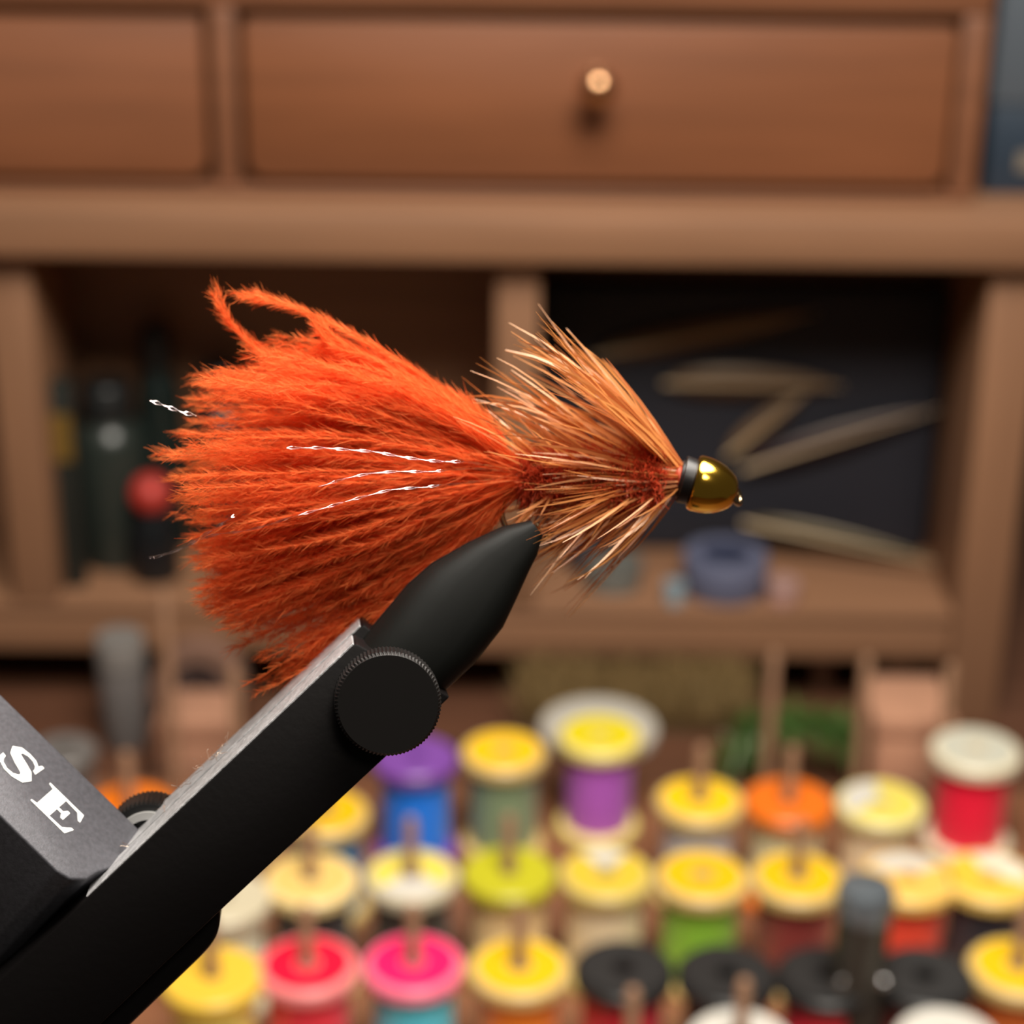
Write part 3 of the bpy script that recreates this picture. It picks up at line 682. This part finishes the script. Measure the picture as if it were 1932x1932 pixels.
# hackle: barbs wound along the body, swept back
def hackle(n, t0, t1, phi, thmin, thmax, lmin, lmax, wmin, wmax, bend=0.12, tpow=1.0):
    t = t0 + (t1 - t0) * rng.uniform(0, 1, n) ** tpow; ph = phi(n)
    i0 = np.minimum((t * 59).astype(int), 58); base = bc[i0] + (bc[i0 + 1] - bc[i0]) * (t * 59 - i0)[:, None]
    rad = np.outer(np.sin(ph), Uv) - np.outer(np.cos(ph), Fv)           # phi 90 = up, 0 = towards viewer
    th = np.radians(rng.uniform(thmin, thmax, n)); L = rng.uniform(lmin, lmax, n) * u
    back = -nrm(Rv)
    m = 7; s = np.linspace(0, 1, m); d = back * np.cos(th)[:, None] + rad * np.sin(th)[:, None]
    b0 = base + rad * (br[i0] * 0.75)[:, None]
    P = b0[:, None, :] + d[:, None, :] * L[:, None, None] * s[None, :, None] + (rad * 1.0)[:, None, :] * (L * bend * rng.normal(0.7, 0.7, n))[:, None, None] * (s * (1 - s) * 2)[None, :, None]
    P += (rng.normal(size=(n, 1, 3)) * 0.05 * L[:, None, None]) * (s ** 2)[None, :, None]
    wd = rng.uniform(wmin, wmax, n)[:, None] * u * np.array([0.7, 1, 1, 0.9, 0.75, 0.5, 0.15])[None, :]
    return ribbons(P, wd, np.tile(s, (n, 1)) * rng.uniform(0.5, 1.0, (n, 1)))
deg = math.pi / 180
parts = [
    hackle(105, 0.87, 0.985, lambda n: rng.normal(92, 24, n) * deg, 39, 50, 200, 405, 4.0, 8.5),
    hackle(62, 0.45, 0.80, lambda n: rng.normal(88, 28, n) * deg, 26, 38, 180, 320, 3.5, 7.5),
    hackle(40, 0.05, 0.4, lambda n: rng.normal(85, 30, n) * deg, 30, 50, 90, 200, 3.0, 6.0),
    hackle(190, 0.70, 0.985, lambda n: rng.uniform(-75, 45, n) * deg, 8, 20, 120, 240, 3.0, 6.0, 0.05),
    hackle(170, 0.45, 0.95, lambda n: rng.normal(-85, 34, n) * deg, 34, 52, 120, 230, 2.6, 5.2, 0.12),
    hackle(16, 0.86, 0.95, lambda n: rng.normal(-88, 18, n) * deg, 44, 52, 220, 300, 3.5, 5.5),
    hackle(90, 0.1, 0.6, lambda n: rng.normal(-85, 35, n) * deg, 35, 65, 70, 150, 2.5, 5.0),
    hackle(60, 0.3, 0.985, lambda n: rng.uniform(110, 250, n) * deg, 20, 45, 160, 300, 3.0, 6.0),
]
V, Q, T = join(parts)
o = link('hackle', np_mesh(fl_(V), Q, T), fibre('hackle', (184, 104, 56), (226, 156, 88), 0.08, 0.36, 0.5), fly); o['kind'] = 'stuff'

# marabou tail
outline = [(520, 650), (480, 690), (365, 715), (352, 760), (345, 815), (302, 858), (326, 905), (342, 942), (336, 970), (372, 1010), (368, 1060), (376, 1100), (392, 1145), (450, 1190), (442, 1222), (478, 1310), (540, 1300), (600, 1245), (660, 1200), (720, 1150)]
TS = []
def tail_strand(tip, dz, basejit=1.0, off=None, wob=1.0):
    b = np.array([985 + rng.normal(0, 8) * basejit, 897 + rng.normal(0, 14) * basejit, rng.normal(0, 0.0007)])
    tp_ = np.array([tip[0], tip[1], dz])
    ang = (tip[1] - 897) / 420.0                                        # -0.85 top .. +1 bottom
    if off is None: off = np.interp(ang, [-0.85, -0.4, 0, 0.5, 1.0], [-125, -75, -10, 35, 60])
    ch = tp_[:2] - b[:2]; L = np.linalg.norm(ch); nrm2 = np.array([-ch[1], ch[0]]) / L     # left-hand normal
    if nrm2[1] < 0: nrm2 = -nrm2                                        # points down the picture
    mid = b[:2] + ch * 0.48 + nrm2 * off
    s = np.linspace(0, 1, 20)[:, None]
    q = (1 - s) ** 2 * b[:2] + 2 * s * (1 - s) * mid + s ** 2 * tp_[:2]
    wv = rng.normal(0, 12 * wob); fq = rng.uniform(1, 2.4); phs = rng.uniform(0, 6.28)
    q = q + nrm2 * (np.sin(s * fq * math.pi + phs) * wv * s)
    z = b[2] + (dz - b[2]) * (s[:, 0] ** 0.8)
    return np.array([Fp(x, y, zz) for (x, y), zz in zip(q, z)])
no = len(outline)
for tip in outline:                                                     # strands that make the silhouette
    for j in range(3):
        TS.append(tail_strand((tip[0] + rng.normal(0, 7), tip[1] + rng.normal(0, 7)), rng.normal(0.002, 0.0018), wob=0.5))
def path_strand(pts, dz, jit):
    pts = [(x + rng.normal(0, jit), y + rng.normal(0, jit)) for x, y in pts]
    q = np.array(smooth([(x, y, dz * k / (len(pts) - 1)) for k, (x, y) in enumerate(pts)], 8)); i_ = np.linspace(0, len(q) - 1, 20)
    lo = np.minimum(i_.astype(int), len(q) - 2); f_ = (i_ - lo)[:, None]; q = q[lo] * (1 - f_) + q[lo + 1] * f_
    return np.array([Fp(*r_) for r_ in q])
for j in range(7): TS.append(path_strand([(985, 890), (900, 800), (800, 715), (700, 650), (600, 600), (520, 570), (438 + 8 * j, 552 + 2 * j)], 0.0015 * (j - 3) / 3, 4))
for j in range(6): TS.append(path_strand([(985, 895), (860, 840), (720, 790), (600, 735), (500, 670), (440, 610), (405 + 2 * j, 540 + 9 * j)], 0.0015 * (j - 2) / 3, 4))
for j in range(12): TS.append(path_strand([(985, 890), (900, 805), (800, 730), (700, 675), (640, 650), (590 + 4 * j, 610 + 5 * j)], 0.003 * (j - 6) / 6, 6))
fan = np.array([(470, 640), (420, 690), (360, 720), (345, 815), (312, 870), (335, 960), (365, 1060), (390, 1140), (450, 1210), (490, 1290), (580, 1250), (680, 1180)], float)
for j in range(760):
    k = rng.uniform(0, len(fan) - 1.001); i = int(k); e_ = fan[i] * (1 - (k - i)) + fan[i + 1] * (k - i)
    r_ = rng.uniform(0.30, 1.0) ** 0.5; tip = np.array([975, 895]) + (e_ - np.array([975, 895])) * r_
    zs = math.sqrt(max(0.05, 1 - (abs(k / (len(fan) - 1) - 0.45) * 1.7) ** 2))
    dz = rng.uniform(-1, 1) * 0.0085 * zs * r_
    f_ = min(1, max(0, (tip[1] - 1010) / 180)); dz = dz * (1 - 0.55 * f_) + 0.0025 * f_
    TS.append(tail_strand(tip, dz))
for j in range(190):                                                    # full lower left edge
    tip = np.array([rng.uniform(370, 460), rng.uniform(1000, 1180)]); tip[0] += max(0, tip[1] - 1130) * 0.8
    TS.append(tail_strand(tip, rng.uniform(-0.003, 0.006)))
for j in range(60):                                                     # loose top strands
    tip = np.array([rng.uniform(560, 760), 0]); tip[1] = np.interp(tip[0], [560, 760], [640, 700]) + rng.uniform(0, 60)
    TS.append(tail_strand(tip, rng.normal(0, 0.003), 0.8, -70))
TS = np.array(TS); ns = len(TS); m = TS.shape[1]
s = np.linspace(0, 1, m)
stemw = (rng.uniform(1.1, 2.0, ns)[:, None] * u) * (1 - 0.75 * s)[None, :]
sv = ribbons(TS, stemw, np.tile(s ** 2.0, (ns, 1)) * 0.9)
K = 260
si = np.repeat(np.arange(ns), K); nb = len(si)
tt = rng.uniform(0.10, 1.0, nb) ** 0.8; ii = np.minimum((tt * (m - 1)).astype(int), m - 2); ff = (tt * (m - 1) - ii)[:, None]
pb = TS[si, ii] * (1 - ff) + TS[si, ii + 1] * ff; tg = TS[si, ii + 1] - TS[si, ii]; tg /= np.linalg.norm(tg, axis=1, keepdims=True)
rd = rng.normal(size=(nb, 3)); rd -= tg * np.sum(rd * tg, axis=1, keepdims=True); rd /= np.linalg.norm(rd, axis=1, keepdims=True)
al = np.radians(rng.uniform(8, 38, nb) * (0.6 + 0.75 * tt))[:, None]; d0 = tg * np.cos(al) + rd * np.sin(al)
Lb = rng.uniform(16, 60, nb) * u * (1.15 - 0.6 * tt)
s4 = np.linspace(0, 1, 4)
P = pb[:, None, :] + d0[:, None, :] * (Lb[:, None] * s4)[..., None] - rd[:, None, :] * (Lb[:, None] * 0.16 * s4 ** 2)[..., None]
P += rng.normal(size=(nb, 1, 3)) * (0.10 * Lb)[:, None, None] * (s4 ** 2)[None, :, None]
bv = ribbons(P, rng.uniform(0.7, 1.3, nb)[:, None] * u * np.array([1, 0.9, 0.7, 0.25])[None, :], np.clip(np.tile((tt ** 2.2)[:, None], (1, 4)) * 0.75 + 0.25 * s4 * tt[:, None], 0, 1))
V, Q, T = join([sv, bv])
o = link('tail', np_mesh(fl_(V), Q, T), fibre('marabou', (232, 102, 50), (248, 146, 80), 0.005, 0.5, 0.6), fly); o['kind'] = 'stuff'; o['label'] = 'fluffy orange marabou feather tail'

# flash strands: twisted pearl ribbons
M_flash = mat('pearl_flash', (236, 226, 226), 0.07, 1.0)
M_flash.node_tree.nodes['Principled BSDF'].inputs['Alpha'].default_value = 0.24
def flash(pts, zs, w_=7.0, per=46.0, ph=0.0):
    P = np.array(smooth([Fp(x, y, z) for (x, y), z in zip(pts, zs)], 24)); L = np.cumsum(np.r_[0, np.linalg.norm(np.diff(P, axis=0), axis=1)]) / u
    T_ = np.gradient(P, axis=0); T_ /= np.linalg.norm(T_, axis=1, keepdims=True)
    a = np.cross(T_, Fv); a /= np.linalg.norm(a, axis=1, keepdims=True); b = np.cross(T_, a); th = math.pi * L / per + ph
    S = a * np.cos(th)[:, None] + b * np.sin(th)[:, None]
    w_ *= 0.75
    V = np.stack([P - S * w_ * u / 2, P + S * w_ * u / 2], 1).reshape(-1, 3); n_ = len(P)
    i = np.arange(n_ - 1) * 2; Q = np.stack([i, i + 1, i + 3, i + 2], 1)
    o = link('flash_strand', np_mesh(fl_(V), Q), M_flash, fly); md = o.modifiers.new('t', 'SOLIDIFY'); md.thickness = 0.00003
flash([(975, 895), (910, 907), (820, 917), (730, 926), (640, 950), (550, 976), (470, 1000), (400, 1010), (330, 1040), (282, 1052)], [-0.002, -0.006, -0.0095, -0.0105, -0.011, -0.0115, -0.0115, -0.010, -0.009, -0.008], 6)
flash([(980, 890), (930, 880), (880, 872), (800, 868), (700, 852), (600, 845), (540, 845)], [-0.002, -0.006, -0.0085, -0.0095, -0.010, -0.0105, -0.0105], 7, 42, 1.0)
flash([(980, 893), (900, 884), (820, 889), (700, 893), (600, 918)], [-0.002, -0.006, -0.009, -0.0100, -0.0105], 6, 48, 2.0)
flash([(500, 870), (440, 830), (390, 793), (340, 776), (282, 755)], [0.0, -0.002, -0.005, -0.006, -0.006], 10, 30, 0.5)
flash([(490, 950), (447, 970), (400, 1000), (340, 1035), (290, 1052)], [-0.002, -0.0105, -0.010, -0.009, -0.0085], 8, 34, 0.2)
